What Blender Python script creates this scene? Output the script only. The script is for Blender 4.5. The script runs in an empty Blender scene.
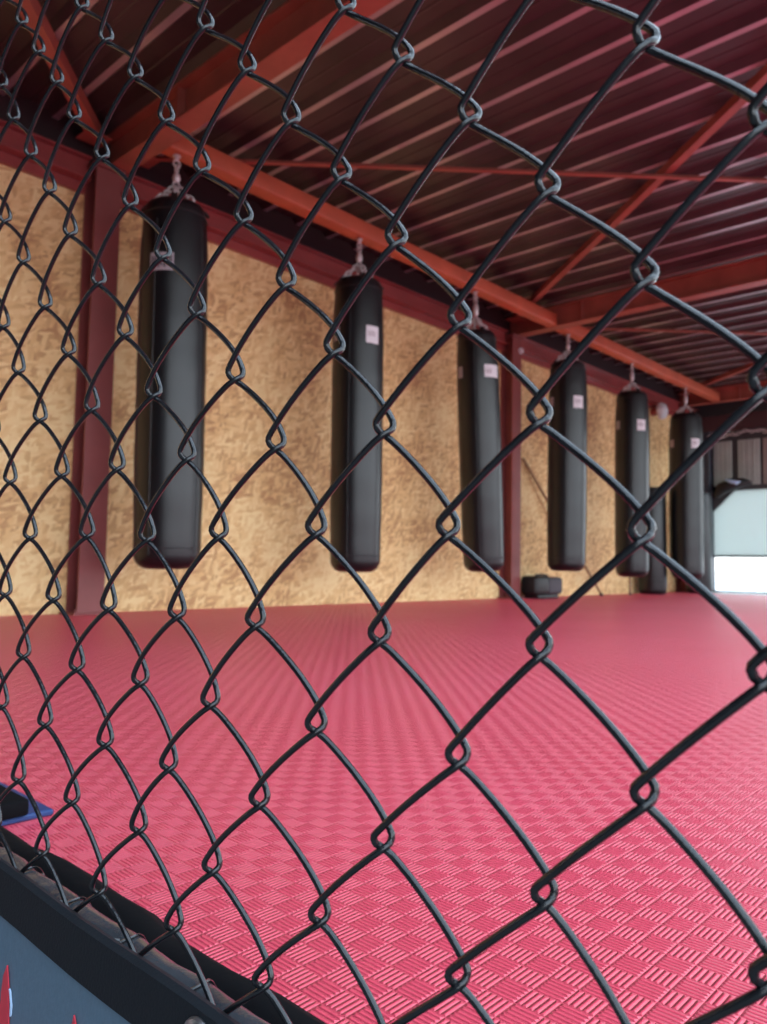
import bpy, bmesh, math, random
from mathutils import Vector, Matrix, Quaternion
random.seed(7)
C = bpy.context.scene.collection
PI = math.pi
V = Vector

# ------------------------------------------------------------------ helpers
def tag(o, label, cat=None, group=None, kind=None):
    o['label'] = label
    if cat: o['category'] = cat
    if group: o['group'] = group
    if kind: o['kind'] = kind
    return o

def empty(name, loc, label=None, cat=None, group=None, rot=(0, 0, 0)):
    o = bpy.data.objects.new(name, None)
    o.empty_display_size = .05
    C.objects.link(o); o.location = loc; o.rotation_euler = rot
    if label: tag(o, label, cat, group)
    return o

def obj(name, bm, mat, parent=None, smooth=True, angle=40):
    me = bpy.data.meshes.new(name)
    bmesh.ops.recalc_face_normals(bm, faces=bm.faces[:])
    bm.to_mesh(me); bm.free()
    for m in (mat if isinstance(mat, (list, tuple)) else [mat]): me.materials.append(m)
    if smooth:
        me.polygons.foreach_set('use_smooth', [True] * len(me.polygons))
        me.set_sharp_from_angle(angle=math.radians(angle))
    o = bpy.data.objects.new(name, me); C.objects.link(o)
    if parent: o.parent = parent
    return o

def box(bm, lo, hi, bevel=0, seg=2, mat=0):
    b2 = bmesh.new()
    bmesh.ops.create_cube(b2, size=1)
    s = [hi[i] - lo[i] for i in range(3)]; c = [(hi[i] + lo[i]) / 2 for i in range(3)]
    for v in b2.verts: v.co = V((v.co.x * s[0] + c[0], v.co.y * s[1] + c[1], v.co.z * s[2] + c[2]))
    if bevel: bmesh.ops.bevel(b2, geom=b2.edges[:], offset=bevel, segments=seg, affect='EDGES', profile=.5)
    merge(bm, b2, mat)

def merge(bm, b2, mat=0, M=None):
    if M is not None: bmesh.ops.transform(b2, matrix=M, verts=b2.verts[:])
    mp = {}
    for v in b2.verts: mp[v] = bm.verts.new(v.co)
    for f in b2.faces:
        try:
            nf = bm.faces.new([mp[v] for v in f.verts]); nf.material_index = mat
        except ValueError: pass
    b2.free()

def tube(bm, pts, r, n=8, closed=False, caps=True, mat=0):
    """sweep a circle of radius r (number or list) along pts"""
    pts = [V(p) for p in pts]; N = len(pts)
    rings = []; T0 = None; U = None
    for i, p in enumerate(pts):
        a = pts[(i - 1) % N] if (i > 0 or closed) else p
        b = pts[(i + 1) % N] if (i < N - 1 or closed) else p
        T = (b - a).normalized()
        if U is None:
            U = T.orthogonal().normalized()
        else:
            U = U - T * U.dot(T)
            U = U.normalized() if U.length > 1e-6 else T.orthogonal().normalized()
        W = T.cross(U)
        rr = r[i] if isinstance(r, (list, tuple)) else r
        rings.append([bm.verts.new(p + (U * math.cos(2 * PI * k / n) + W * math.sin(2 * PI * k / n)) * rr) for k in range(n)])
    for i in range(N if closed else N - 1):
        A, B = rings[i], rings[(i + 1) % N]
        sh = 0
        if closed and i == N - 1:
            sh = min(range(n), key=lambda s: (A[0].co - B[s].co).length)
        for k in range(n):
            f = bm.faces.new((A[k], A[(k + 1) % n], B[(k + 1 + sh) % n], B[(k + sh) % n])); f.material_index = mat
    if caps and not closed:
        bm.faces.new(list(reversed(rings[0]))).material_index = mat
        bm.faces.new(rings[-1]).material_index = mat

def lathe(bm, prof, n=40, mat=0, center=(0, 0)):
    """prof: list of (radius, z); r=0 ends are closed with a point"""
    rows = []
    for r, z in prof:
        if r < 1e-6: rows.append([bm.verts.new((center[0], center[1], z))])
        else: rows.append([bm.verts.new((center[0] + r * math.cos(2 * PI * k / n), center[1] + r * math.sin(2 * PI * k / n), z)) for k in range(n)])
    for A, B in zip(rows, rows[1:]):
        for k in range(n):
            a = [A[k % len(A)], A[(k + 1) % n % len(A)], B[(k + 1) % n % len(B)], B[k % len(B)]]
            q = []
            for v in a:
                if v not in q: q.append(v)
            if len(q) > 2:
                bm.faces.new(q).material_index = mat

def prism(bm, outline, depth_vec, mat=0):
    """extrude a closed polygon (3D points) along depth_vec"""
    d = V(depth_vec)
    a = [bm.verts.new(V(p)) for p in outline]; b = [bm.verts.new(V(p) + d) for p in outline]
    n = len(a)
    bm.faces.new(a).material_index = mat; bm.faces.new(list(reversed(b))).material_index = mat
    for i in range(n):
        bm.faces.new((a[i], b[i], b[(i + 1) % n], a[(i + 1) % n])).material_index = mat

def ibeam(bm, p0, p1, width, height, tf=.010, tw=.008, up=(0, 0, 1)):
    """H / I section swept from p0 to p1; up is the direction across the flanges"""
    p0, p1 = V(p0), V(p1); T = (p1 - p0).normalized(); U = V(up); U = (U - T * U.dot(T)).normalized(); S = T.cross(U)
    w, h, a = width / 2, height / 2, tw / 2
    pr = [(-w, -h), (w, -h), (w, -h + tf), (a, -h + tf), (a, h - tf), (w, h - tf), (w, h), (-w, h), (-w, h - tf), (-a, h - tf), (-a, -h + tf), (-w, -h + tf)]
    prism(bm, [p0 + S * x + U * y for x, y in pr], p1 - p0)

def angle_bar(bm, p0, p1, a, t, up=(0, 0, 1)):
    p0, p1 = V(p0), V(p1); T = (p1 - p0).normalized(); U = V(up); U = (U - T * U.dot(T)).normalized(); S = T.cross(U)
    pr = [(-a / 2, 0), (a / 2, 0), (a / 2, t), (-a / 2 + t, t), (-a / 2 + t, a), (-a / 2, a)]
    prism(bm, [p0 + S * x + U * y for x, y in pr], p1 - p0)

# ------------------------------------------------------------------ materials
def newmat(name):
    m = bpy.data.materials.new(name); m.use_nodes = True
    nt = m.node_tree; b = nt.nodes['Principled BSDF']
    return m, nt, b

def L(nt, a, b): nt.links.new(a, b)

def simple(name, col, rough=.5, metal=0, noise=.0, nscale=20, bump=0, bscale=60, spec=.5, coat=0):
    m, nt, b = newmat(name)
    b.inputs['Base Color'].default_value = (*col, 1); b.inputs['Roughness'].default_value = rough
    b.inputs['Metallic'].default_value = metal; b.inputs['Specular IOR Level'].default_value = spec
    b.inputs['Coat Weight'].default_value = coat
    tc = nt.nodes.new('ShaderNodeTexCoord')
    if noise:
        n = nt.nodes.new('ShaderNodeTexNoise'); n.inputs['Scale'].default_value = nscale; n.inputs['Detail'].default_value = 6
        L(nt, tc.outputs['Object'], n.inputs['Vector'])
        r = nt.nodes.new('ShaderNodeValToRGB')
        r.color_ramp.elements[0].position = .3; r.color_ramp.elements[1].position = .7
        r.color_ramp.elements[0].color = (*[c * (1 - noise) for c in col], 1)
        r.color_ramp.elements[1].color = (*[min(1, c * (1 + noise)) for c in col], 1)
        L(nt, n.outputs['Fac'], r.inputs['Fac']); L(nt, r.outputs['Color'], b.inputs['Base Color'])
    if bump:
        n2 = nt.nodes.new('ShaderNodeTexNoise'); n2.inputs['Scale'].default_value = bscale; n2.inputs['Detail'].default_value = 4
        L(nt, tc.outputs['Object'], n2.inputs['Vector'])
        bp = nt.nodes.new('ShaderNodeBump'); bp.inputs['Strength'].default_value = bump; bp.inputs['Distance'].default_value = .01
        L(nt, n2.outputs['Fac'], bp.inputs['Height']); L(nt, bp.outputs['Normal'], b.inputs['Normal'])
    return m

M_wire = simple('black_coated_wire', (.007, .008, .010), .19, noise=.3, nscale=90, bump=.06, bscale=250, spec=.55)
M_red = simple('red_oxide_steel', (.38, .112, .080), .42, noise=.18, nscale=5, bump=.03, bscale=40)
M_rail = simple('orange_red_rail_paint', (.56, .130, .065), .45, noise=.15, nscale=4)
M_post = simple('maroon_post_paint', (.24, .058, .055), .45, noise=.15, nscale=4)
M_eave = simple('dark_red_eave_paint', (.30, .060, .058), .30, noise=.15, nscale=4)
M_roof = simple('maroon_roof_sheet', (.056, .038, .040), .36, noise=.3, nscale=3, spec=.55)
M_leather = simple('black_bag_leather', (.004, .005, .007), .36, noise=.25, nscale=8, bump=.14, bscale=9, spec=.55)
M_cap = simple('black_bag_canvas', (.010, .011, .012), .6)
M_stitch = simple('bag_seam', (.02, .022, .024), .5)
M_white = simple('white_label', (.75, .74, .78), .6)
M_grey_label = simple('faded_label', (.40, .36, .40), .6)
M_dark_ink = simple('label_ink', (.05, .05, .06), .6)
M_chain = simple('galvanised_chain', (.68, .64, .65), .38, metal=.45)
M_darkwall = simple('dark_cladding', (.05, .052, .055), .6, noise=.2, nscale=2)
M_greypane = simple('grey_board', (.36, .40, .37), .6, noise=.15, nscale=3)
M_brownpane = simple('brown_grey_board', (.27, .22, .20), .6, noise=.15, nscale=3)
M_jamb = simple('dark_steel_jamb', (.035, .042, .06), .4)
M_black = simple('black_plastic', (.012, .012, .013), .5)
M_blackfoam = simple('black_foam_cover', (.005, .005, .006), .85, bump=.1, bscale=60, spec=.08)
M_greyface = simple('dark_grey_nylon', (.065, .058, .068), .7, bump=.1, bscale=200)
M_pipe = simple('dark_taped_pipe', (.035, .042, .050), .24, noise=.25, nscale=30, bump=.25, bscale=28, spec=.7)
M_strip = simple('black_webbing', (.006, .009, .013), .7, bump=.12, bscale=600, spec=.25)
M_pad = simple('slate_vinyl', (.080, .140, .200), .55, noise=.06, nscale=200, bump=.06, bscale=400)
M_flame = simple('red_print', (.55, .035, .06), .5)
M_flame_edge = simple('pale_blue_print_and_highlight', (.42, .58, .80), .5)
M_blue = simple('blue_vinyl', (.012, .045, .16), .45)
M_wood = simple('brown_wood', (.30, .17, .09), .6, noise=.2, nscale=30)
M_concrete = simple('pale_concrete', (.72, .72, .70), .85, noise=.06, nscale=3)
M_asphalt = simple('grey_asphalt', (.16, .16, .16), .9, noise=.1, nscale=8)
M_rib = simple('pale_rib_metal', (.60, .52, .55), .30, metal=.6, noise=.12, nscale=3)
M_lintel = simple('dark_lintel_paint', (.075, .035, .040), .5)
M_gap_shade = simple('painted_gap_shade', (.030, .016, .017), .7)
M_lampw = simple('white_fitting', (.75, .68, .72), .35)
M_door_refl = simple('pale_door_reflection', (.55, .62, .58), .5)
M_brass = simple('grommet_metal', (.35, .36, .37), .3, metal=.9)

# pale translucent door curtain
M_curtain, nt, b = newmat('pale_door_curtain')
b.inputs['Base Color'].default_value = (.70, .76, .73, 1); b.inputs['Roughness'].default_value = .5
tr = nt.nodes.new('ShaderNodeBsdfTranslucent'); tr.inputs['Color'].default_value = (.74, .80, .77, 1)
mx = nt.nodes.new('ShaderNodeMixShader'); mx.inputs[0].default_value = .5
L(nt, b.outputs[0], mx.inputs[1]); L(nt, tr.outputs[0], mx.inputs[2]); L(nt, mx.outputs[0], nt.nodes['Material Output'].inputs['Surface'])

# oriented strand board: layered elongated flakes in three directions
M_osb, nt, b = newmat('oriented_strand_board')
b.inputs['Roughness'].default_value = .65; b.inputs['Specular IOR Level'].default_value = .3
tc = nt.nodes.new('ShaderNodeTexCoord')
def flakes(rot, sc, off):
    mp = nt.nodes.new('ShaderNodeMapping'); mp.inputs['Rotation'].default_value = (0, rot, 0)
    mp.inputs['Location'].default_value = off
    ds = nt.nodes.new('ShaderNodeMapping'); ds.inputs['Scale'].default_value = sc
    v = nt.nodes.new('ShaderNodeTexVoronoi'); v.inputs['Scale'].default_value = 1
    L(nt, tc.outputs['Object'], mp.inputs['Vector']); L(nt, mp.outputs[0], ds.inputs['Vector']); L(nt, ds.outputs[0], v.inputs['Vector'])
    sp = nt.nodes.new('ShaderNodeSeparateColor'); L(nt, v.outputs['Color'], sp.inputs[0])
    return sp
f1 = flakes(.25, (16, 1, 48), (0, .3, 0)); f2 = flakes(1.35, (15, 1, 46), (.3, .7, .2)); f3 = flakes(.8, (18, 1, 50), (.1, .1, .7))
def mathn(op, a, bb):
    n = nt.nodes.new('ShaderNodeMath'); n.operation = op
    for i, x in enumerate((a, bb)):
        if isinstance(x, (int, float)): n.inputs[i].default_value = x
        else: L(nt, x, n.inputs[i])
    return n.outputs[0]
s1 = mathn('GREATER_THAN', f1.outputs[1], .55); s2 = mathn('GREATER_THAN', f2.outputs[1], .55)
def mixf(fac, a, bb):
    n = nt.nodes.new('ShaderNodeMix'); n.data_type = 'FLOAT'
    L(nt, fac, n.inputs[0]); L(nt, a, n.inputs[2]); L(nt, bb, n.inputs[3]); return n.outputs[0]
tone = mixf(s1, mixf(s2, f3.outputs[0], f2.outputs[0]), f1.outputs[0])
big = nt.nodes.new('ShaderNodeTexNoise'); big.inputs['Scale'].default_value = 2.6; big.inputs['Detail'].default_value = 5
L(nt, tc.outputs['Object'], big.inputs['Vector'])
tone2 = mathn('ADD', mathn('MULTIPLY', tone, .50), mathn('SUBTRACT', mathn('MULTIPLY', big.outputs['Fac'], 1.15), .15))
cr = nt.nodes.new('ShaderNodeValToRGB'); e = cr.color_ramp.elements
e[0].position = .12; e[0].color = (.44, .21, .10, 1); e[1].position = .98; e[1].color = (.92, .70, .36, 1)
x = e.new(.42); x.color = (.58, .335, .15, 1); x = e.new(.66); x.color = (.80, .53, .24, 1)
L(nt, tone2, cr.inputs['Fac']); L(nt, cr.outputs['Color'], b.inputs['Base Color'])
bp = nt.nodes.new('ShaderNodeBump'); bp.inputs['Strength'].default_value = .15; bp.inputs['Distance'].default_value = .002
L(nt, tone, bp.inputs['Height']); L(nt, bp.outputs['Normal'], b.inputs['Normal'])

# training mat: basket weave of raised bars, five to a cell
CELL = .0235
M_mat, nt, b = newmat('pink_red_training_mat')
b.inputs['Roughness'].default_value = .38; b.inputs['Specular IOR Level'].default_value = .42
tc = nt.nodes.new('ShaderNodeTexCoord')
sx = nt.nodes.new('ShaderNodeSeparateXYZ'); L(nt, tc.outputs['Object'], sx.inputs[0])
ux = mathn('DIVIDE', sx.outputs[0], CELL); uy = mathn('DIVIDE', sx.outputs[1], CELL)
par = mathn('MODULO', mathn('ADD', mathn('ADD', mathn('FLOOR', ux, 0), mathn('FLOOR', uy, 0)), 4000), 2)
parb = mathn('GREATER_THAN', par, .5)
fx = mathn('FRACT', ux, 0); fy = mathn('FRACT', uy, 0)
def bars(a, l):
    # five rounded bars across a, ends rounded along l
    t = mathn('FRACT', mathn('MULTIPLY', a, 5), 0)
    d = mathn('ABSOLUTE', mathn('SUBTRACT', t, .5), 0)            # 0 centre, .5 groove
    e1 = mathn('MULTIPLY', mathn('ABSOLUTE', mathn('SUBTRACT', l, .5), 0), 1)
    e2 = mathn('MULTIPLY', mathn('SUBTRACT', .5, e1), 9)          # ends
    w = mathn('MINIMUM', mathn('MULTIPLY', mathn('SUBTRACT', .5, d), 2.6), e2)
    n = nt.nodes.new('ShaderNodeMath'); n.operation = 'MULTIPLY'; n.use_clamp = True
    L(nt, w, n.inputs[0]); n.inputs[1].default_value = 1
    s = nt.nodes.new('ShaderNodeMath'); s.operation = 'SMOOTH_MIN'
    L(nt, n.outputs[0], s.inputs[0]); s.inputs[1].default_value = .9; s.inputs[2].default_value = .35
    return s.outputs[0]
hgt = mixf(parb, bars(fy, fx), bars(fx, fy))
bp = nt.nodes.new('ShaderNodeBump'); bp.inputs['Strength'].default_value = 1; bp.inputs['Distance'].default_value = .0028
L(nt, hgt, bp.inputs['Height']); L(nt, bp.outputs['Normal'], b.inputs['Normal'])
n = nt.nodes.new('ShaderNodeTexNoise'); n.inputs['Scale'].default_value = 1.3; n.inputs['Detail'].default_value = 4
L(nt, tc.outputs['Object'], n.inputs['Vector'])
cr = nt.nodes.new('ShaderNodeValToRGB'); e = cr.color_ramp.elements
e[0].position = .3; e[0].color = (.80, .074, .125, 1); e[1].position = .7; e[1].color = (.86, .092, .155, 1)
L(nt, n.outputs['Fac'], cr.inputs['Fac']); L(nt, cr.outputs['Color'], b.inputs['Base Color'])

# ------------------------------------------------------------------ layout numbers (metres)
# x runs along the row of bags, y towards the board wall, z up. The camera stands at (0,0,.30).
WY = 4.13; XL = -2.4; XE = 10.85; YO = .55; ZR = 2.70
POSTS = [(-2.14), 1.99, 6.12, 10.25]

def struct(name, bm, mat, label, cat, smooth=False):
    o = obj(name, bm, mat, None, smooth); tag(o, label, cat, None, 'structure'); return o

# floor
bm = bmesh.new(); box(bm, (.165, -2.2, -.04), (XE, WY, 0)); box(bm, (XL, 1.2, -.04), (.165, WY, 0))
struct('floor', bm, M_mat, 'pink red training mat floor with a woven bar pattern', 'mat floor')
bm = bmesh.new(); box(bm, (XL, -2.2, -.04), (.165, 1.2, -.001))
struct('floor.001', bm, M_asphalt, 'grey floor on the camera side of the cage fence', 'floor')
# outside ground
bm = bmesh.new(); box(bm, (XE, -9, -.10), (24, 9, -.03))
struct('ground', bm, M_concrete, 'bright white concrete ground outside the far door', 'ground')
bm = bmesh.new(); box(bm, (XL - 6, -14, -.10), (XE, -2.2, -.03)); 
struct('ground.001', bm, M_asphalt, 'grey ground outside the open side of the hall', 'ground')

# bag wall, one board panel per bay
edges = [XL] + [p for p in POSTS if p > XL + .1] + [XE]
for i, (a, c) in enumerate(zip(POSTS[:-1] + [10.25], POSTS[1:] + [XE])):
    bm = bmesh.new(); box(bm, (a, WY, 0), (c, WY + .02, 2.79))
    names = ['left of the nearest maroon post', 'between the two maroon posts', 'beyond the second maroon post', 'in the last short bay by the end wall']
    struct('wall_back' + ('' if i == 0 else '.%03d' % i), bm, M_osb, 'oriented strand board wall ' + names[i], 'wall')
# left (behind) wall, run past the roof edge to darken the left bay
bm = bmesh.new(); box(bm, (XL - .05, -1.2, 0), (XL, WY + .02, 2.79))
struct('wall_left', bm, M_darkwall, 'dark closed wall at the near end of the hall', 'wall')

bm = bmesh.new(); box(bm, (XL, YO - .05, 0), (-.9, YO, 2.75))  # added out of view to keep light off the left bay
struct('wall_shade_block', bm, M_darkwall, 'added unseen dark wall that keeps light off the left board bay', 'wall')

# roof: trapezoidal sheet, ribs hanging down across the hall
bm = bmesh.new()
P = .29; x0 = 2.905 - 18 * P - .02; prof = []
k = 0
while x0 + k * P < XE + .1:
    a = x0 + k * P
    prof += [(a - .050, ZR + .035), (a - .018, ZR), (a + .018, ZR), (a + .050, ZR + .035), (a + .145, ZR + .035), (a + .150, ZR + .031), (a + .158, ZR + .031), (a + .163, ZR + .035)]
    k += 1
prof = [(min(max(x, XL - .05), XE + .3), z) for x, z in prof]
q = []
for p in prof:
    if not q or p[0] - q[-1][0] > 1e-5: q.append(p)
for (ya, yb, xs) in ((YO - .1, WY + .1, XL - .06),):
    qq = [p for p in q if p[0] >= xs]
    A = [bm.verts.new((x, ya, z)) for x, z in qq]; B = [bm.verts.new((x, yb, z)) for x, z in qq]
    A2 = [bm.verts.new((x, ya, z + .012)) for x, z in qq]; B2 = [bm.verts.new((x, yb, z + .012)) for x, z in qq]
    for i in range(len(qq) - 1):
        f = bm.faces.new((A[i], A[i + 1], B[i + 1], B[i])); bm.faces.new((A2[i], B2[i], B2[i + 1], A2[i + 1]))
        if abs(qq[i][1] - ZR) < 1e-6 and abs(qq[i + 1][1] - ZR) < 1e-6: f.material_index = 1  # rib bottoms get the paler, more metallic finish
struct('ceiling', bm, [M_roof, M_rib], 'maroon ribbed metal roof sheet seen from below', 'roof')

# eave channel along the board wall
for i, (a, c) in enumerate(zip(POSTS[:-1] + [10.33], POSTS[1:] + [XE])):
    bm = bmesh.new()
    a2, c2 = a + .08, c - .08
    box(bm, (a2, WY - .030, 2.345), (c2, WY, 2.400))
    box(bm, (a2, WY - .095, 2.400), (c2, WY, 2.412), .003, 1)
    box(bm, (a2, WY - .055, 2.412), (c2, WY, 2.520))
    box(bm, (a2, WY - .095, 2.520), (c2, WY, 2.532), .003, 1)
    w = ['left of the nearest maroon post', 'between the two maroon posts', 'beyond the second maroon post', 'in the last short bay']
    struct('trim_%d' % (i + 1), bm, M_eave, 'dark red eave channel above the board wall ' + w[i], 'eave beam')

bm = bmesh.new(); box(bm, (XL, YO - .06, 2.52), (XE, YO, 2.70), .004, 1)
struct('trim_7', bm, M_eave, 'dark red edge beam along the open side of the roof', 'eave beam')
bm = bmesh.new(); box(bm, (XL, WY - .02, 2.533), (XE, WY - .001, 2.78))  # coloured dark for the shadowed recess under the roof sheet
struct('trim_9', bm, M_gap_shade, 'dark strip painted as the shadowed gap between the eave channel and the roof sheet', 'shade strip')
# ------------------------------------------------------------------ end wall with the raised door
bm = bmesh.new()
yj = 3.885                       # door jamb
box(bm, (XE, yj, 0), (XE + .06, WY + .02, 2.75))
prism(bm, [(XE, yj, 1.10), (XE, yj, 1.46), (XE, 3.45, 1.46), (XE, 3.60, 1.385)], (.06, 0, 0))
box(bm, (XE, 2.80, 1.385), (XE + .06, yj, 2.75)); box(bm, (XE, 2.72, 0), (XE + .06, 2.80, 2.75)); box(bm, (XE, .2, 2.25), (XE + .06, 2.72, 2.75))  # tall opening beside the door added out of view to light mats and ribs
box(bm, (XE, -2.2, 0), (XE + .06, .2, 2.75))
struct('wall_right', bm, M_darkwall, 'dark end wall over the low bright door, with a tall opening added out of view', 'wall')
bd = [(3.86, 3.62, M_greypane, 'pale grey board fixed over the bright door, beside the jamb'), (3.58, 3.27, M_darkwall, None), (3.54, 3.26, M_greypane, 'dim grey board over the bright door, second from the jamb'), (3.22, 2.78, M_brownpane, 'brown grey board over the bright door at the frame edge')]
for (a, c, m, lb) in bd:
    if not lb: continue
    bm = bmesh.new(); box(bm, (XE - .025, c, 1.45), (XE, a, 2.06), .004, 1)
    if m is M_greypane:
        for t in range(1, 4):
            yy = c + (a - c) * t / 4
            box(bm, (XE - .034, yy - .008, 1.45), (XE - .025, yy + .008, 2.06))
    o = obj('wall_board', bm, m, None, False); tag(o, lb, 'board', 'boards over the far door')
bm = bmesh.new(); box(bm, (XE - .10, .4, 2.20), (XE, WY, 2.42), .01); 
struct('trim_5', bm, M_lintel, 'dark red lintel beam across the end wall', 'beam')
# door curtain, half raised
t = empty('door_1', (XE + .03, 3.885, 0), 'pale green roller door half raised over bright daylight', 'door'); t['kind'] = 'structure'
def loc(o): return o
bm = bmesh.new(); y1, y0 = -.005, -1.08
box(bm, (-.008, y0, .50), (.008, y1, 1.41))
o = obj('door_curtain', bm, M_curtain, t, False)
bm = bmesh.new(); box(bm, (-.02, y0, .475), (.02, y1, .502), .004, 1)
o = obj('bottom_bar', bm, M_darkwall, t, False)
bm = bmesh.new(); box(bm, (XE - .62, .25, 0), (XE - .02, 3.80, .006), .002, 1)  # pale strip paints the bright door's reflection onto the mats
struct('trim_6', bm, M_door_refl, 'pale green strip painted as the reflection of the half raised door', 'painted reflection')

bm = bmesh.new(); box(bm, (XE - .02, .25, 0), (XE + .02, 3.885, .022))
struct('trim_8', bm, M_darkwall, 'thin dark floor track of the far door', 'track')
# door jamb post
bm = bmesh.new(); box(bm, (XE - .12, 3.885, 0), (XE, 4.06, 2.20), .006, 1)
o = obj('door_post', bm, M_jamb, None, False); tag(o, 'dark blue steel jamb beside the bright far door', 'post')
# white shape added for the bright spot of light at the jamb
t = empty('jamb_bright_spot', (XE - .13, 3.91, 1.01), 'white stand-in for a bright spot of light at the dark door jamb', 'bright spot')
bm = bmesh.new(); lathe(bm, [(0, 0), (.028, .004), (.040, .03), (.040, .145), (.028, .170), (0, .174)], 20); obj('spot_body', bm, M_lampw, t)
bm = bmesh.new(); lathe(bm, [(0, .172), (.03, .172), (.03, .23), (0, .23)], 16); box(bm, (0, -.02, .05), (.02, .02, .2)); obj('bracket', bm, M_wood, t)
# dark roller bundle with its highlight added as a pale streak above the door corner
t = empty('rolled_cover', (XE - .12, 3.64, 1.40), 'dark rolled cover with a painted pale highlight above the door corner', 'cover')
bm = bmesh.new()
tube(bm, [(.02, .17, -.10), (.0, .08, .0), (.0, -.05, .05), (.0, -.20, .07), (.02, -.30, .06)], [.04, .085, .09, .06, .02], 16); obj('roll', bm, M_black, t)
bm = bmesh.new(); tube(bm, [(-.055, .02, .115), (-.075, -.06, .085), (-.07, -.14, .065), (-.055, -.18, .08)], [.010, .028, .028, .010], 10); obj('painted_highlight', bm, M_flame_edge, t)['label'] = 'pale blue painted highlight'
# chain garland across the end wall
t = empty('chain', (XE - .16, 0, 2.13), 'slack metal chain hung along the end wall over the grey boards', 'chain')
bm = bmesh.new()
yy = 3.86; i = 0
while yy > 2.80:
    z = .012 * math.sin(i * 1.3) - .02 * math.sin((3.86 - yy) * 9) + .008 * math.sin(i * 2.9)
    pts = []
    for k in range(14):
        a = 2 * PI * k / 14
        u, v = .030 * math.cos(a), .018 * math.sin(a)
        pts.append((0 if i % 2 else v, yy + u, z + (v if i % 2 else 0)))
    tube(bm, pts, .006, 6, closed=True); yy -= .042; i += 1
obj('links', bm, M_chain, t)

# ------------------------------------------------------------------ steel posts and rafters
plab = [None, 'nearest maroon steel post, left of the first punching bag', 'second maroon steel post, right of the third punching bag', 'farthest maroon steel post, by the end wall']
for i, x in enumerate(POSTS):
    if i == 0: continue
    t = empty('steel_post', (x, WY - .07, 0), plab[i], 'post', 'maroon posts along the board wall')
    bm = bmesh.new(); ibeam(bm, (0, 0, .012), (0, 0, 2.49), .148, .138, .012, .008, (0, 1, 0)); obj('column', bm, M_post, t, False)
    bm = bmesh.new(); box(bm, (-.11, -.10, 0), (.11, .069, .012), .002, 1)
    for sx_ in (-1, 1): tube(bm, [(sx_ * .088, -.084, .012), (sx_ * .088, -.084, .03)], .009, 6)
    obj('base_plate', bm, M_post, t, False)
    bm = bmesh.new(); box(bm, (-.09, -.085, 2.47), (.09, .069, 2.495)); obj('cap_plate', bm, M_post, t, False)
RAFT0 = [YO, YO, YO, YO]
rl = ['red rafter at the near end of the hall', 'red rafter over the nearest maroon post', 'red rafter over the second maroon post', 'red rafter over the farthest maroon post']
for i, x in enumerate(POSTS):
    t = empty('roof_rafter', (x + .06, WY, 2.5), rl[i], 'rafter', 'red rafters across the roof')
    bm = bmesh.new(); ibeam(bm, (0, 0, .10), (0, RAFT0[i] - WY + .02, .10), .115, .195, .012, .008); obj('beam', bm, M_red, t, False)
    for yy in (-.80, -2.4):
        for sd in (-1, 1):
            bm = bmesh.new(); box(bm, (.004 * sd if sd > 0 else -.05, yy - .004, .012), (.05 if sd > 0 else -.004, yy + .004, .188)); obj('stiffener', bm, M_red, t, False)
# white button on the second post
t = empty('wall_sensor', (6.14, 3.99, 2.36), 'small white round sensor at the top of the second post', 'sensor')
bm = bmesh.new(); lathe(bm, [(0, 0), (.030, 0), (.030, .015), (.022, .026), (0, .03)], 20)
o = obj('housing', bm, M_lampw, t); o.rotation_euler = (PI / 2, 0, 0); o.location = (.05, .0, 0)
t.location = (6.12, WY - .139, 2.355)

# orange rail the bags hang from
YB = 3.62
BS = YB / 3.45
for i in range(1, 3):
    a, c = POSTS[i] + .06 + .0585, POSTS[i + 1] + .06 - .0585
    w = ['on the near side of the first rafter', 'carrying the first four bags', 'carrying the two farther bags'][i]
    t = empty('hanging_rail', ((a + c) / 2, YB, 2.562), 'orange red steel rail between rafters, ' + w, 'rail', 'orange rails between the rafters')
    h = (c - a) / 2
    bm = bmesh.new(); box(bm, (-h, -.055, -.055), (h, .055, .055), .012, 3); obj('tube', bm, M_rail, t)
    for s in (-1, 1):
        bm = bmesh.new(); box(bm, (s * h - (.004 if s > 0 else 0), -.056, -.056), (s * h + (.004 if s < 0 else 0), .056, .056)); obj('end_plate', bm, M_rail, t, False)

# roof bracing
def brace(p0, p1, a, label):
    p0, p1 = V(p0), V(p1)
    t = empty('roof_brace', (p0 + p1) / 2, label, 'brace', 'red diagonal braces under the roof')
    m = (p0 + p1) / 2; bm = bmesh.new(); angle_bar(bm, p0 - m, p1 - m, a, .006); obj('bar', bm, M_red, t, False)
    for p, sgn in ((p0, 1), (p1, -1)):
        d = (p1 - p0).normalized() * sgn; c = p - m + d * .06; bm = bmesh.new()
        box(bm, (c.x - .07, c.y - .07, c.z - .007), (c.x + .07, c.y + .07, c.z - .001))
        obj('gusset', bm, M_red, t, False)
brace((2.15, 4.03, 2.617), (5.57, .60, 2.617), .029, 'thin red roof brace running out from the nearest post')
brace((3.42, .60, 2.648), (6.14, 4.05, 2.648), .050, 'red roof brace running down to the second post')
brace((1.93, 4.03, 2.617), (-.55, 1.33, 2.617), .070, 'wide red roof brace left of the nearest post')
brace((6.28, 4.03, 2.617), (9.70, .60, 2.617), .029, 'thin red roof brace running out beyond the second post')
brace((7.56, .60, 2.648), (10.22, 4.05, 2.648), .050, 'red roof brace running down to the farthest post')

# ------------------------------------------------------------------ punching bags
def link_ring(bm, c, axis_u, axis_v, a, bq, r, n=12):
    pts = [V(c) + V(axis_u) * a * math.cos(2 * PI * k / n) + V(axis_v) * bq * math.sin(2 * PI * k / n) for k in range(n)]
    tube(bm, pts, r, 6, closed=True)

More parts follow.
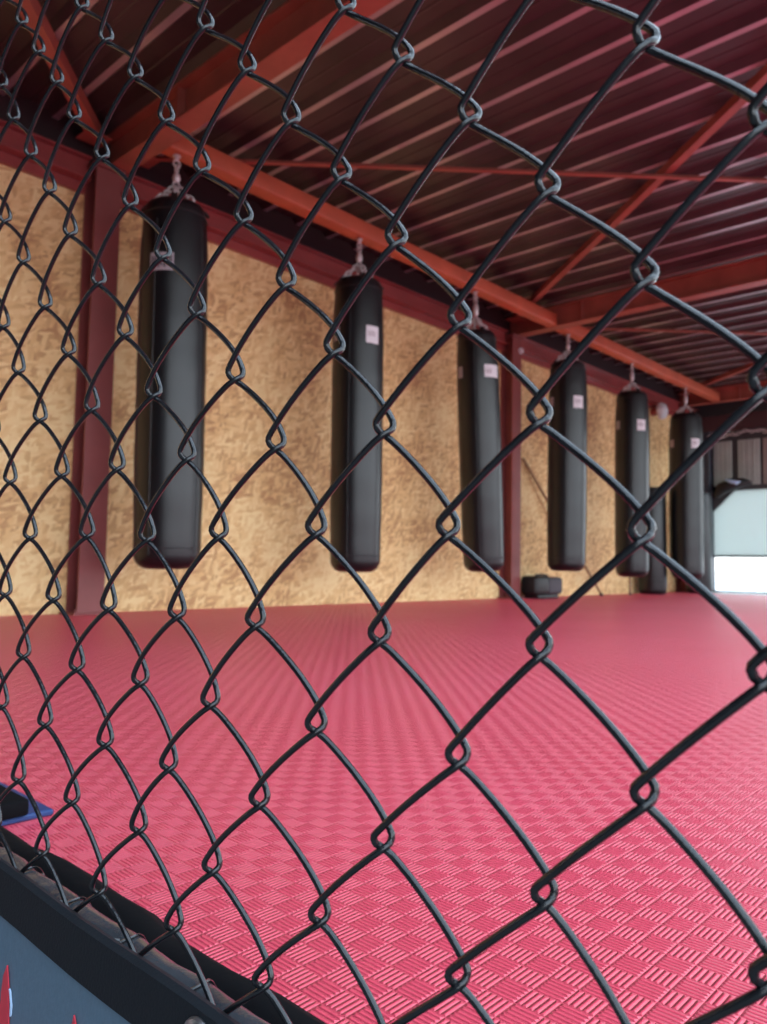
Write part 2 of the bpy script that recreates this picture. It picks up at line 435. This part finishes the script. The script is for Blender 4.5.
def chain_strand(bm, p0, p1, r=.0062):
    p0, p1 = V(p0), V(p1); T = (p1 - p0); Ln = T.length; T.normalize()
    U = T.orthogonal().normalized(); W = T.cross(U)
    n = max(2, int(round(Ln / .036)))
    for i in range(n):
        c = p0 + T * Ln * (i + .5) / n
        link_ring(bm, c, T, U if i % 2 else W, Ln / n * .64, .0145, r)

def bag_meshes(H, R):
    """bag hanging from its own top point: z=0 at the rail, downwards"""
    d = {}
    drop = None
    bm = bmesh.new()
    prof = [(0, -H)]
    for k in range(1, 9):
        a = k / 8 * PI / 2
        prof.append((R * .96 - .075 + .075 * math.sin(a) if k else 0, -H + .075 - .075 * math.cos(a) + .0))
    prof.insert(1, (R * .5, -H))
    nst = 26
    for k in range(1, nst + 1):
        z = -H + .075 + (H - .075 - .075) * k / nst
        rr = R * (.96 + .05 * math.sin(min(1, k / nst * 3) * PI / 2) - .012 * (k / nst) - .07 * max(0, k / nst - .86) / .14 + .006 * math.sin(k * 1.9))
        prof.append((rr, z))
    rt = prof[-1][0]
    prof += [(rt - .003, -.048), (rt - .009, -.034), (rt - .019, -.022), (rt - .033, -.012), (rt - .046, -.008), (rt - .054, -.014), (rt - .056, -.04)]
    lathe(bm, prof, 48)
    d['body'] = bm
    bm = bmesh.new(); lathe(bm, [(rt - .056, -.035), (rt - .070, -.010), (rt * .4, .004), (0, .008)], 40); d['lid'] = bm
    # seams
    bm = bmesh.new()
    for a in (-1.2, 1.9, 3.6):
        pts = []
        for (r, z) in prof[9:-8]:
            pts.append((math.cos(a) * (r + .0005), math.sin(a) * (r + .0005), z))
        tube(bm, pts, .003, 6)
    for z in (-.09, -H + .11):
        rr = min(prof[9:-8], key=lambda p: abs(p[1] - z))[0]
        tube(bm, [(rr * math.cos(2 * PI * k / 48), rr * math.sin(2 * PI * k / 48), z) for k in range(48)], .0035, 6, closed=True)
    d['seam'] = bm; d['rt'] = rt
    return d

def patch(bm, R, a0, a1, z0, z1, t=.0015, n=12, mat=0):
    g = [[], []]
    for j, r in enumerate((R, R + t)):
        for z in (z0, z1):
            g[j].append([bm.verts.new((r * math.cos(a0 + (a1 - a0) * k / n), r * math.sin(a0 + (a1 - a0) * k / n), z)) for k in range(n + 1)])
    fs = [(g[1][0], g[1][1]), (g[0][1], g[0][0]), (g[0][0], g[1][0]), (g[1][1], g[0][1])]
    for A, B in fs:
        for k in range(n): bm.faces.new((A[k], A[k + 1], B[k + 1], B[k])).material_index = mat
    for k in (0, n): bm.faces.new((g[0][0][k], g[1][0][k], g[1][1][k], g[0][1][k])).material_index = mat

# x, top z, bottom z, radius, tilt in x, spin, label data
BAGS = [
    (2.083, 2.139, .256, .171, .0138, 0, 'nearest black punching bag, right of the first maroon post'),
    (3.435, 2.130, .247, .164, .0096, 0, 'second black punching bag from the first maroon post'),
    (4.700, 2.095, .254, .160, .070, 0, 'black punching bag hanging left of the second maroon post'),
    (6.120, 2.146, .268, .169, -.0154, 0, 'black punching bag over the small black gym bag'),
    (7.417, 2.103, .215, .165, -.009, 0, 'black punching bag second from the far end of the rail'),
    (8.815, 2.095, .204, .184, 0, 0, 'farthest hanging black punching bag, before the end wall'),
]
RAILZ = 2.562 - .059
for i, (x, zt, zb, R, tilt, spin, lab) in enumerate(BAGS):
    x *= BS; zt = .3 + (zt - .3) * BS; zb = .3 + (zb - .3) * BS; R *= BS
    H = zt - zb
    ztop = RAILZ
    t = empty('punching_bag', (x, YB, ztop), lab, 'punching bag', 'black punching bags hanging in a row')
    t.rotation_euler = (0, -tilt / 1.0, 0)
    off = zt - ztop                      # bag top below the rail
    d = bag_meshes(H, R); rt = d['rt']
    for nm, mt in (('body', M_leather), ('lid', M_cap)):
        o = obj(nm, d[nm], mt, t, True, 50); o.location = (0, 0, off)
    o = obj('seam', d['seam'], M_stitch, t); o.location = (0, 0, off)
    # direction towards the open side / camera
    th = math.atan2(-YB, -x)             # angle of the camera seen from the bag
    bm = bmesh.new()
    if i == 0:
        patch(bm, R * 1.0 + .003, th - .72, th - .02, -.43, -.335)
        o = obj('logo_patch', bm, M_grey_label, t); o.location = (0, 0, off); o['label'] = 'faded grey logo patch'
        bm = bmesh.new()
        for k in range(7):
            a = th - .66 + k * .09
            patch(bm, R + .0045, a, a + .05, -.415 + .01 * (k % 2), -.355, .001, 3)
        o2 = obj('logo_letters', bm, M_dark_ink, t); o2.location = (0, 0, off)
    else:
        a0 = th + .30; wa = .55
        zz = {1: -.36, 2: -.30, 3: -.36, 4: -.33, 5: -.33}[i]
        patch(bm, R + .003, a0, a0 + wa + (.25 if i == 2 else 0), zz - (.115 if i != 2 else .10), zz)
        o = obj('logo_patch', bm, M_white, t); o.location = (0, 0, off); o['label'] = 'white logo patch'
        bm = bmesh.new()
        for k in range(4):
            a = a0 + .07 + k * .085
            patch(bm, R + .0045, a, a + .045, zz - .07, zz - .035, .001, 3)
        o2 = obj('logo_letters', bm, M_grey_label, t); o2.location = (0, 0, off)
        bm = bmesh.new(); patch(bm, R + .003, th - 1.12, th - .78, zz - .09, zz)
        o3 = obj('faded_patch', bm, M_grey_label, t); o3.location = (0, 0, off); o3['label'] = 'faded patch on the shaded side'
    # hanging gear: eye bolt, swivel, ring, four chains
    jz = off + .105
    bm = bmesh.new(); tube(bm, [(0, 0, .0), (0, 0, -.025)], .010, 8); lathe(bm, [(0, .0), (.022, 0), (.022, -.008), (0, -.008)], 12)
    link_ring(bm, (0, 0, -.045), (1, 0, 0), (0, 0, 1), .020, .020, .0055); obj('eye_bolt', bm, M_chain, t)
    bm = bmesh.new(); link_ring(bm, (0, 0, -.075), (0, 1, 0), (0, 0, 1), .014, .026, .0055)
    zc = -.10
    lathe(bm, [(0, zc), (.017, zc - .004), (.022, zc - .02), (.022, jz + .035), (.014, jz + .022), (0, jz + .018)][::1], 14)
    obj('swivel', bm, M_chain, t)
    bm = bmesh.new(); link_ring(bm, (0, 0, jz + .004), (1, 0, 0), (0, 0, 1), .019, .019, .0055); obj('ring', bm, M_chain, t)
    for k in range(4):
        a = PI / 4 + k * PI / 2 + .18
        p1 = V(((rt - .050) * math.cos(a), (rt - .050) * math.sin(a), off + .004))
        bm = bmesh.new(); chain_strand(bm, (0.012 * math.cos(a), .012 * math.sin(a), jz - .010), p1); obj('chain', bm, M_chain, t)
        bm = bmesh.new()
        q1 = V(((rt - .010) * math.cos(a), (rt - .010) * math.sin(a), off - .055))
        ta = V((-math.sin(a), math.cos(a), 0)) * .016
        nrm = V((math.cos(a), math.sin(a), 0)) * .006
        b2 = bmesh.new(); prism(b2, [p1 - ta + V((0, 0, .006)), p1 + ta + V((0, 0, .006)), q1 + ta + nrm * 3, q1 - ta + nrm * 3], nrm + V((0, 0, .004))); merge(bm, b2)
        obj('strap', bm, M_cap, t, False)

# two black bags standing on the mats at the far end
for (x, y, R, H, lab) in ((8.98, 3.93, .165, 1.28, 'black bag standing on the mats against the far board wall'), (10.05, 3.78, .16, 1.30, 'black bag standing on the mats beside the far door jamb')):
    t = empty('standing_bag', (x, y, 0), lab, 'standing bag', 'black bags standing at the far end')
    bm = bmesh.new()
    lathe(bm, [(0, 0), (R * .8, 0), (R * .95, .02), (R, .06), (R * .98, H * .5), (R * .96, H - .08), (R * .86, H - .02), (R * .6, H), (0, H)], 36); obj('body', bm, M_leather, t)
    for z in (.18, H - .2):
        bm = bmesh.new(); tube(bm, [(R * math.cos(2 * PI * k / 36), R * math.sin(2 * PI * k / 36), z) for k in range(36)], .004, 6, closed=True)
        obj('seam', bm, M_stitch, t)

# small round white fitting on the eave beyond the fifth bag
t = empty('round_lamp', (9.45, WY - .10, 2.30), 'small round pinkish white lamp under the eave beyond the bags', 'lamp')
bm = bmesh.new(); lathe(bm, [(0, 0), (.10, 0), (.11, .03), (.095, .065), (.05, .09), (0, .095)], 28)
o = obj('dome', bm, M_lampw, t); o.rotation_euler = (PI / 2, 0, 0)
bm = bmesh.new(); lathe(bm, [(0, -.10), (.05, -.10), (.05, .001), (0, .001)], 20)
o = obj('back_box', bm, M_eave, t); o.rotation_euler = (PI / 2, 0, 0)

# small black gym bag by the second post
t = empty('gym_bag', (6.55, 3.93, 0), 'small black gym bag on the mats right of the second post', 'bag')
bm = bmesh.new()
box(bm, (-.29, -.075, .035), (-.04, .11, .215), .04, 4); obj('body', bm, M_black, t)
bm = bmesh.new(); box(bm, (-.07, -.08, .035), (.20, .11, .205), .04, 4); obj('side_pocket', bm, M_greyface, t)['label'] = 'dark grey side pocket'
bm = bmesh.new(); box(bm, (-.23, -.06, 0), (.14, .10, .04), .008, 1); obj('base', bm, M_black, t)
bm = bmesh.new(); tube(bm, [(-.17, .02, .205), (-.15, .02, .222), (-.05, .02, .226), (.05, .02, .220), (.07, .02, .20)], .010, 8); obj('handle', bm, M_black, t)

# poles leaning on the board wall
def pole(p0, p1, r, label):
    t = empty('wooden_pole', p0, label, 'pole', 'thin brown poles against the board wall')
    bm = bmesh.new(); d = V(p1) - V(p0); tube(bm, [V((0, 0, r * .4)), d * .5, d], r, 10); obj('shaft', bm, M_wood, t)
    bm = bmesh.new(); tube(bm, [V((0, 0, r * .4)), d * .02], r * 1.3, 10); obj('tip', bm, M_black, t)
pole((7.70, 3.93, 0), (6.42, WY - .016, 1.36), .013, 'thin brown pole leaning on the boards behind the fourth bag')
pole((8.38, 3.93, 0), (8.75, WY - .016, .75), .014, 'short brown pole leaning behind the fifth bag')

# ------------------------------------------------------------------ cage fence in front of the camera
MEAS = {(0,0):(0.0609,0.2037),(0,2):(0.0603,0.2741),(0,4):(0.0592,0.3449),(0,6):(0.0583,0.4120),(1,1):(0.0900,0.2392),(1,3):(0.0906,0.3086),(1,5):(0.0893,0.3796),(1,7):(0.0885,0.4477),(2,0):(0.1201,0.2046),(2,2):(0.1221,0.2749),(2,4):(0.1224,0.3443),(2,6):(0.1199,0.4149),(3,-1):(0.1507,0.1707),(3,1):(0.1517,0.2380),(3,3):(0.1568,0.3109),(3,5):(0.1530,0.3803),(3,7):(0.1498,0.4495),(4,0):(0.1835,0.2039),(4,2):(0.1868,0.2737),(4,4):(0.1862,0.3475),(4,6):(0.1821,0.4160),(4,8):(0.1804,0.4843),(5,-1):(0.2144,0.1692),(5,1):(0.2187,0.2375),(5,3):(0.2213,0.3119),(5,5):(0.2133,0.3815),(5,7):(0.2117,0.4502),(5,9):(0.2114,0.5194),(6,-2):(0.2461,0.1344),(6,0):(0.2514,0.2030),(6,2):(0.2574,0.2743),(6,4):(0.2471,0.3476),(6,6):(0.2434,0.4150),(6,8):(0.2431,0.4852),(7,-1):(0.2823,0.1684),(7,1):(0.2875,0.2376),(7,3):(0.2853,0.3114),(7,5):(0.2766,0.3808),(7,7):(0.2741,0.4515),(7,9):(0.2751,0.5219),(8,-2):(0.3100,0.1353),(8,0):(0.3188,0.2044),(8,2):(0.3164,0.2744),(8,4):(0.3127,0.3481),(8,6):(0.3086,0.4168),(8,8):(0.3086,0.4867),(8,10):(0.3100,0.5590),(9,-1):(0.3431,0.1704),(9,1):(0.3469,0.2401),(9,3):(0.3458,0.3105),(9,5):(0.3448,0.3827),(9,7):(0.3411,0.4527),(9,9):(0.3427,0.5247),(10,-2):(0.3796,0.1309),(10,0):(0.3791,0.2049),(10,2):(0.3815,0.2744),(10,4):(0.3789,0.3481),(10,6):(0.3759,0.4194),(10,8):(0.3763,0.4908),(10,10):(0.3766,0.5629),(11,-1):(0.4131,0.1685),(11,1):(0.4141,0.2399),(11,3):(0.4092,0.3129),(11,5):(0.4099,0.3836),(11,7):(0.4086,0.4554),(11,9):(0.4112,0.5298),(11,11):(0.4123,0.6006),(12,-2):(0.4468,0.1324),(12,0):(0.4503,0.2042),(12,2):(0.4471,0.2764),(12,4):(0.4437,0.3489),(12,6):(0.4424,0.4212),(12,8):(0.4475,0.4950),(12,10):(0.4495,0.5683),(12,12):(0.4460,0.6375),(13,-1):(0.4833,0.1660),(13,1):(0.4849,0.2402),(13,3):(0.4836,0.3128),(13,5):(0.4773,0.3854),(13,7):(0.4781,0.4572),(13,9):(0.4799,0.5321),(13,11):(0.4769,0.6028),(14,0):(0.5140,0.2060),(14,2):(0.5177,0.2765),(14,4):(0.5188,0.3495),(14,6):(0.5144,0.4216),(14,8):(0.5153,0.4958),(14,10):(0.5121,0.5675),(14,12):(0.5080,0.6371),(15,7):(0.5437,0.4576),(15,9):(0.5507,0.5340),(15,11):(0.5452,0.6055),(15,13):(0.5392,0.6726),(16,12):(0.5703,0.6404)}
FX = .200; SY, SZ = .0326, .0353
def node(c, j):
    if (c, j) in MEAS: return MEAS[(c, j)]
    best = None
    for (a, bq), p in MEAS.items():
        dd = (a - c) ** 2 + (bq - j) ** 2
        if best is None or dd < best[0]: best = (dd, a, bq, p)
    _, a, bq, p = best
    return (p[0] + (c - a) * SY, p[1] + (j - bq) * SZ)
CMIN, CMAX, JTOP, JBOT = -22, 26, 22, -4
WR = .00130; ARCH = .24; TH = .0028; OV = .0015; CUB = .36
t = empty('chain_link_fence', (FX, .3, 0), 'black coated chain link cage fence close to the camera', 'fence')
org = V((FX, .3, 0))
def wire_points(c):
    # wire between columns c (right in the photo) and c+1; it bends at nodes alternately in the two columns
    pts = []
    for j in range(JTOP, JBOT - 1, -1):
        col = c if (c + j) % 2 == 0 else c + 1
        ny, nz = node(col, j)
        s = 1 if col == c + 1 else -1            # +1: bend reaches to the higher-y column
        # at the lower-y bend the wire arrives at the back and leaves at the front; mirrored at the other
        by = ny + s * OV
        lowy = (s == -1)
        pin = 1 if lowy else -1                  # +1 = back (away from camera)
        pts.append(('b', V((0, by, nz)), pin))
    out = []
    for k in range(len(pts)):
        _, p, pin = pts[k]
        # bend: short half loop from depth pin*TH to -pin*TH
        d0 = 1 if pin > 0 else -1                # side the wire leaves towards (+y after a lower-y bend)
        out.append(V((pin * TH * 1.0, p.y, p.z + .0034)))
        out.append(V((pin * TH * .86, p.y, p.z + .0011)))
        out.append(V((pin * TH * .35, p.y + d0 * .0001, p.z - .0001)))
        if k + 1 < len(pts):
            q = pts[k + 1][1]; side = -pin
            fa = min(1, max(.15, (c - 1) / 8)) if d0 > 0 else min(1, max(.55, (c + 2) / 8))
            for tt, dx in ((.035, .25), (.09, .62), (.16, .82), (.27, .97), (.42, 1.06), (.58, 1.08), (.74, 1.06), (.87, 1.03)):
                y = p.y + (q.y - p.y) * (tt + fa * (ARCH * tt * (1 - tt) + CUB * tt * tt * (1 - tt)))
                z = p.z - .0004 + (q.z + .0038 - p.z) * tt
                out.append(V((side * TH * dx, y, z)))
    return out
def smooth_pts(P, sub=2):
    R = []
    for i in range(len(P) - 1):
        a = P[max(i - 1, 0)]; b = P[i]; c = P[i + 1]; d = P[min(i + 2, len(P) - 1)]
        n = sub if (c - b).length > .0035 else 1 + (1 if (c - b).length > .0015 else 0)
        for k in range(n):
            u = k / n
            R.append(.5 * ((2 * b) + (c - a) * u + (2 * a - 5 * b + 4 * c - d) * u * u + (3 * b - a - 3 * c + d) * u ** 3))
    R.append(P[-1]); return R
for c in range(CMIN, CMAX):
    P_ = [V((p.x, p.y - .3, p.z)) for p in smooth_pts(wire_points(c), 2)]
    bm = bmesh.new(); tube(bm, P_, WR, 8)
    o = obj('wire', bm, M_wire, t, True, 80)

# bottom rail of the cage wrapped in shiny dark tape, and the black foam kerb behind it
YF0, YF1 = -.72, .95
t = empty('bottom_rail', (FX + .0178, YF0, .0900), 'shiny dark taped pipe along the foot of the chain link fence', 'rail')
bm = bmesh.new(); n = 80
tube(bm, [(0.001 * math.sin(k * 1.7), (YF1 - YF0) * k / n, .0006 * math.sin(k * 2.3)) for k in range(n + 1)], [.0120 + .0006 * math.sin(k * 1.9) for k in range(n + 1)], 20); obj('pipe', bm, M_pipe, t)
for k in range(26):
    yy = .012 + k * .0640
    bm = bmesh.new()
    tube(bm, [(.0131 * math.cos(2 * PI * q / 18), yy + .003 * math.sin(q), .0131 * math.sin(2 * PI * q / 18)) for q in range(18)], .0009, 6, closed=True)
    tube(bm, [(-.005, yy, .0122), (-.008, yy + .001, .0132), (-.011, yy + .002, .0125)], .0011, 6)
    obj('wire_tie', bm, M_wire, t)
bm = bmesh.new()
sec = [(.238, 0), (.280, 0), (.280, .055), (.275, .073), (.262, .082), (.250, .082), (.241, .075), (.238, .06)]
n = 40; rows = []
for k in range(n + 1):
    yy = YF0 + (YF1 - YF0) * k / n; w = .0016 * math.sin(k * .9) + .001 * math.sin(k * 2.3)
    rows.append([bm.verts.new((x + (w if z > .05 else 0), yy, z + (w if z > .05 else 0))) for x, z in sec])
for A, B in zip(rows, rows[1:]):
    for k in range(len(sec)): bm.faces.new((A[k], A[(k + 1) % len(sec)], B[(k + 1) % len(sec)], B[k]))
bm.faces.new(rows[0]); bm.faces.new(list(reversed(rows[-1])))
o = obj('foam_kerb', bm, M_blackfoam, None, True, 60); tag(o, 'black foam kerb on the mats behind the cage rail', 'foam kerb')

# pad on the camera side of the fence foot
t = empty('fence_pad', (.1945, YF0, 0), 'slate blue vinyl pad with black edge and red flame print below the fence', 'pad')
Ln = YF1 - YF0
bm = bmesh.new()
sec = [(0, 0), (0, .117), (-.005, .117), (-.006, 0)]
prism(bm, [(x, 0, z) for x, z in sec], (0, Ln, 0)); obj('panel', bm, M_pad, t, False)
bm = bmesh.new()
# wavy top edge strip folded over the panel
n = 50; rows = []
for k in range(n + 1):
    yy = Ln * k / n; w = .0008 * math.sin(k * 1.1)
    rows.append([bm.verts.new((x, yy, z + w)) for x, z in ((.0008, .094), (.0008, .1185), (-.003, .1205), (-.0062, .1190), (-.0072, .0945), (-.0058, .094))])
for A, B in zip(rows, rows[1:]):
    for k in range(6): bm.faces.new((A[k], A[(k + 1) % 6], B[(k + 1) % 6], B[k]))
bm.faces.new(rows[0]); bm.faces.new(list(reversed(rows[-1])))
obj('webbing_edge', bm, M_strip, t, True, 30)['label'] = 'black webbing edge'
for k in range(5):
    yy = .270 - YF0 + (k - 2) * .30
    bm = bmesh.new()
    pts = [(-.0074, yy + .0075 * math.cos(2 * PI * q / 24), .108 + .0075 * math.sin(2 * PI * q / 24)) for q in range(24)]
    tube(bm, pts, .0022, 8, closed=True); obj('grommet', bm, M_brass, t)
def flame(y, z, sc, mir):
    o1 = [(0, 0), (.20, -.35), (.30, -.85), (.28, -1.3), (.55, -1.05), (.50, -1.7), (.15, -2.3), (-.35, -2.2), (-.60, -1.5), (-.30, -1.65), (-.22, -1.1), (-.15, -.5)]
    bm = bmesh.new(); prism(bm, [(-.0060, y + mir * a * sc * .02, z + bq * sc * .02) for a, bq in o1], (-.0008, 0, 0)); f = obj('flame_print', bm, M_flame, t, False)
    bm = bmesh.new()
    o2 = [(.22, -.55), (.30, -.60), (.42, -.95), (.40, -1.22), (.34, -1.25), (.35, -.9)]
    prism(bm, [(-.0060, y - mir * a * sc * .02, z + bq * sc * .02) for a, bq in o2], (-.0009, 0, 0)); g = obj('flame_outline', bm, M_flame_edge, f, False)
    g['label'] = 'pale blue outline'
flame(.457 - YF0, .0715, 1.0, 1)
flame(.376 - YF0, .0766, 1.0, -1)

# blue and black strike pad lying on the mats at the left edge
t = empty('strike_pad', (.36, 1.0, 0), 'black pad with a blue edge on the mats at the left edge', 'strike pad')
bm = bmesh.new(); box(bm, (-.065, -.098, .007), (.028, .20, .026), .004, 2); obj('body', bm, M_blackfoam, t)
bm = bmesh.new(); box(bm, (-.068, -.094, 0), (.058, .205, .0075), .002, 1); obj('blue_edge', bm, M_blue, t)['label'] = 'blue vinyl edge'
bm = bmesh.new(); box(bm, (-.020, -.080, .0262), (.004, -.030, .0272)); obj('tag', bm, M_grey_label, t, False)['label'] = 'pale tag'

# ------------------------------------------------------------------ light: overcast sky through the open side and the far door
w = bpy.data.worlds.new('World'); bpy.context.scene.world = w; w.use_nodes = True
nt = w.node_tree; bg = nt.nodes['Background']
tc = nt.nodes.new('ShaderNodeTexCoord'); sp = nt.nodes.new('ShaderNodeSeparateXYZ'); L(nt, tc.outputs['Generated'], sp.inputs[0])
cr = nt.nodes.new('ShaderNodeValToRGB'); e = cr.color_ramp.elements
e[0].position = .48; e[0].color = (.35, .36, .36, 1); e[1].position = .75; e[1].color = (.66, .82, 1.0, 1)
x = e.new(.52); x.color = (.92, .97, 1.0, 1)
mr = nt.nodes.new('ShaderNodeMapRange'); mr.inputs[1].default_value = -1; mr.inputs[2].default_value = 1
L(nt, sp.outputs[2], mr.inputs[0]); L(nt, mr.outputs[0], cr.inputs[0]); L(nt, cr.outputs[0], bg.inputs[0]); bg.inputs[1].default_value = 4.0

# ------------------------------------------------------------------ camera
cd = bpy.data.cameras.new('camera'); cam = bpy.data.objects.new('camera', cd); C.objects.link(cam)
Rm = [[0.679919, 0.061681, 0.730688], [-0.733067, 0.032775, 0.679366], [0.017956, -0.997558, 0.067501]]
cx = V((Rm[0][0], Rm[1][0], Rm[2][0])); cy = V((-Rm[0][1], -Rm[1][1], -Rm[2][1])); cz = V((-Rm[0][2], -Rm[1][2], -Rm[2][2]))
cam.matrix_world = Matrix(((cx.x, cy.x, cz.x, 0), (cx.y, cy.y, cz.y, 0), (cx.z, cy.z, cz.z, .30), (0, 0, 0, 1)))
cd.sensor_fit = 'VERTICAL'; cd.sensor_height = 36; cd.lens = 770 / 1024 * 36
cd.clip_start = .01; cd.clip_end = 100
cd.dof.use_dof = True; cd.dof.focus_distance = .37; cd.dof.aperture_fstop = 17
S = bpy.context.scene; S.camera = cam
S.view_settings.view_transform = 'Standard'; S.view_settings.look = 'None'; S.view_settings.gamma = 1
S.view_settings.use_curve_mapping = False; S.view_settings.exposure = 0.0
S.cycles.use_denoising = True
S.cycles.max_bounces = 10; S.cycles.diffuse_bounces = 6; S.cycles.glossy_bounces = 4
S.cycles.sample_clamp_indirect = 8
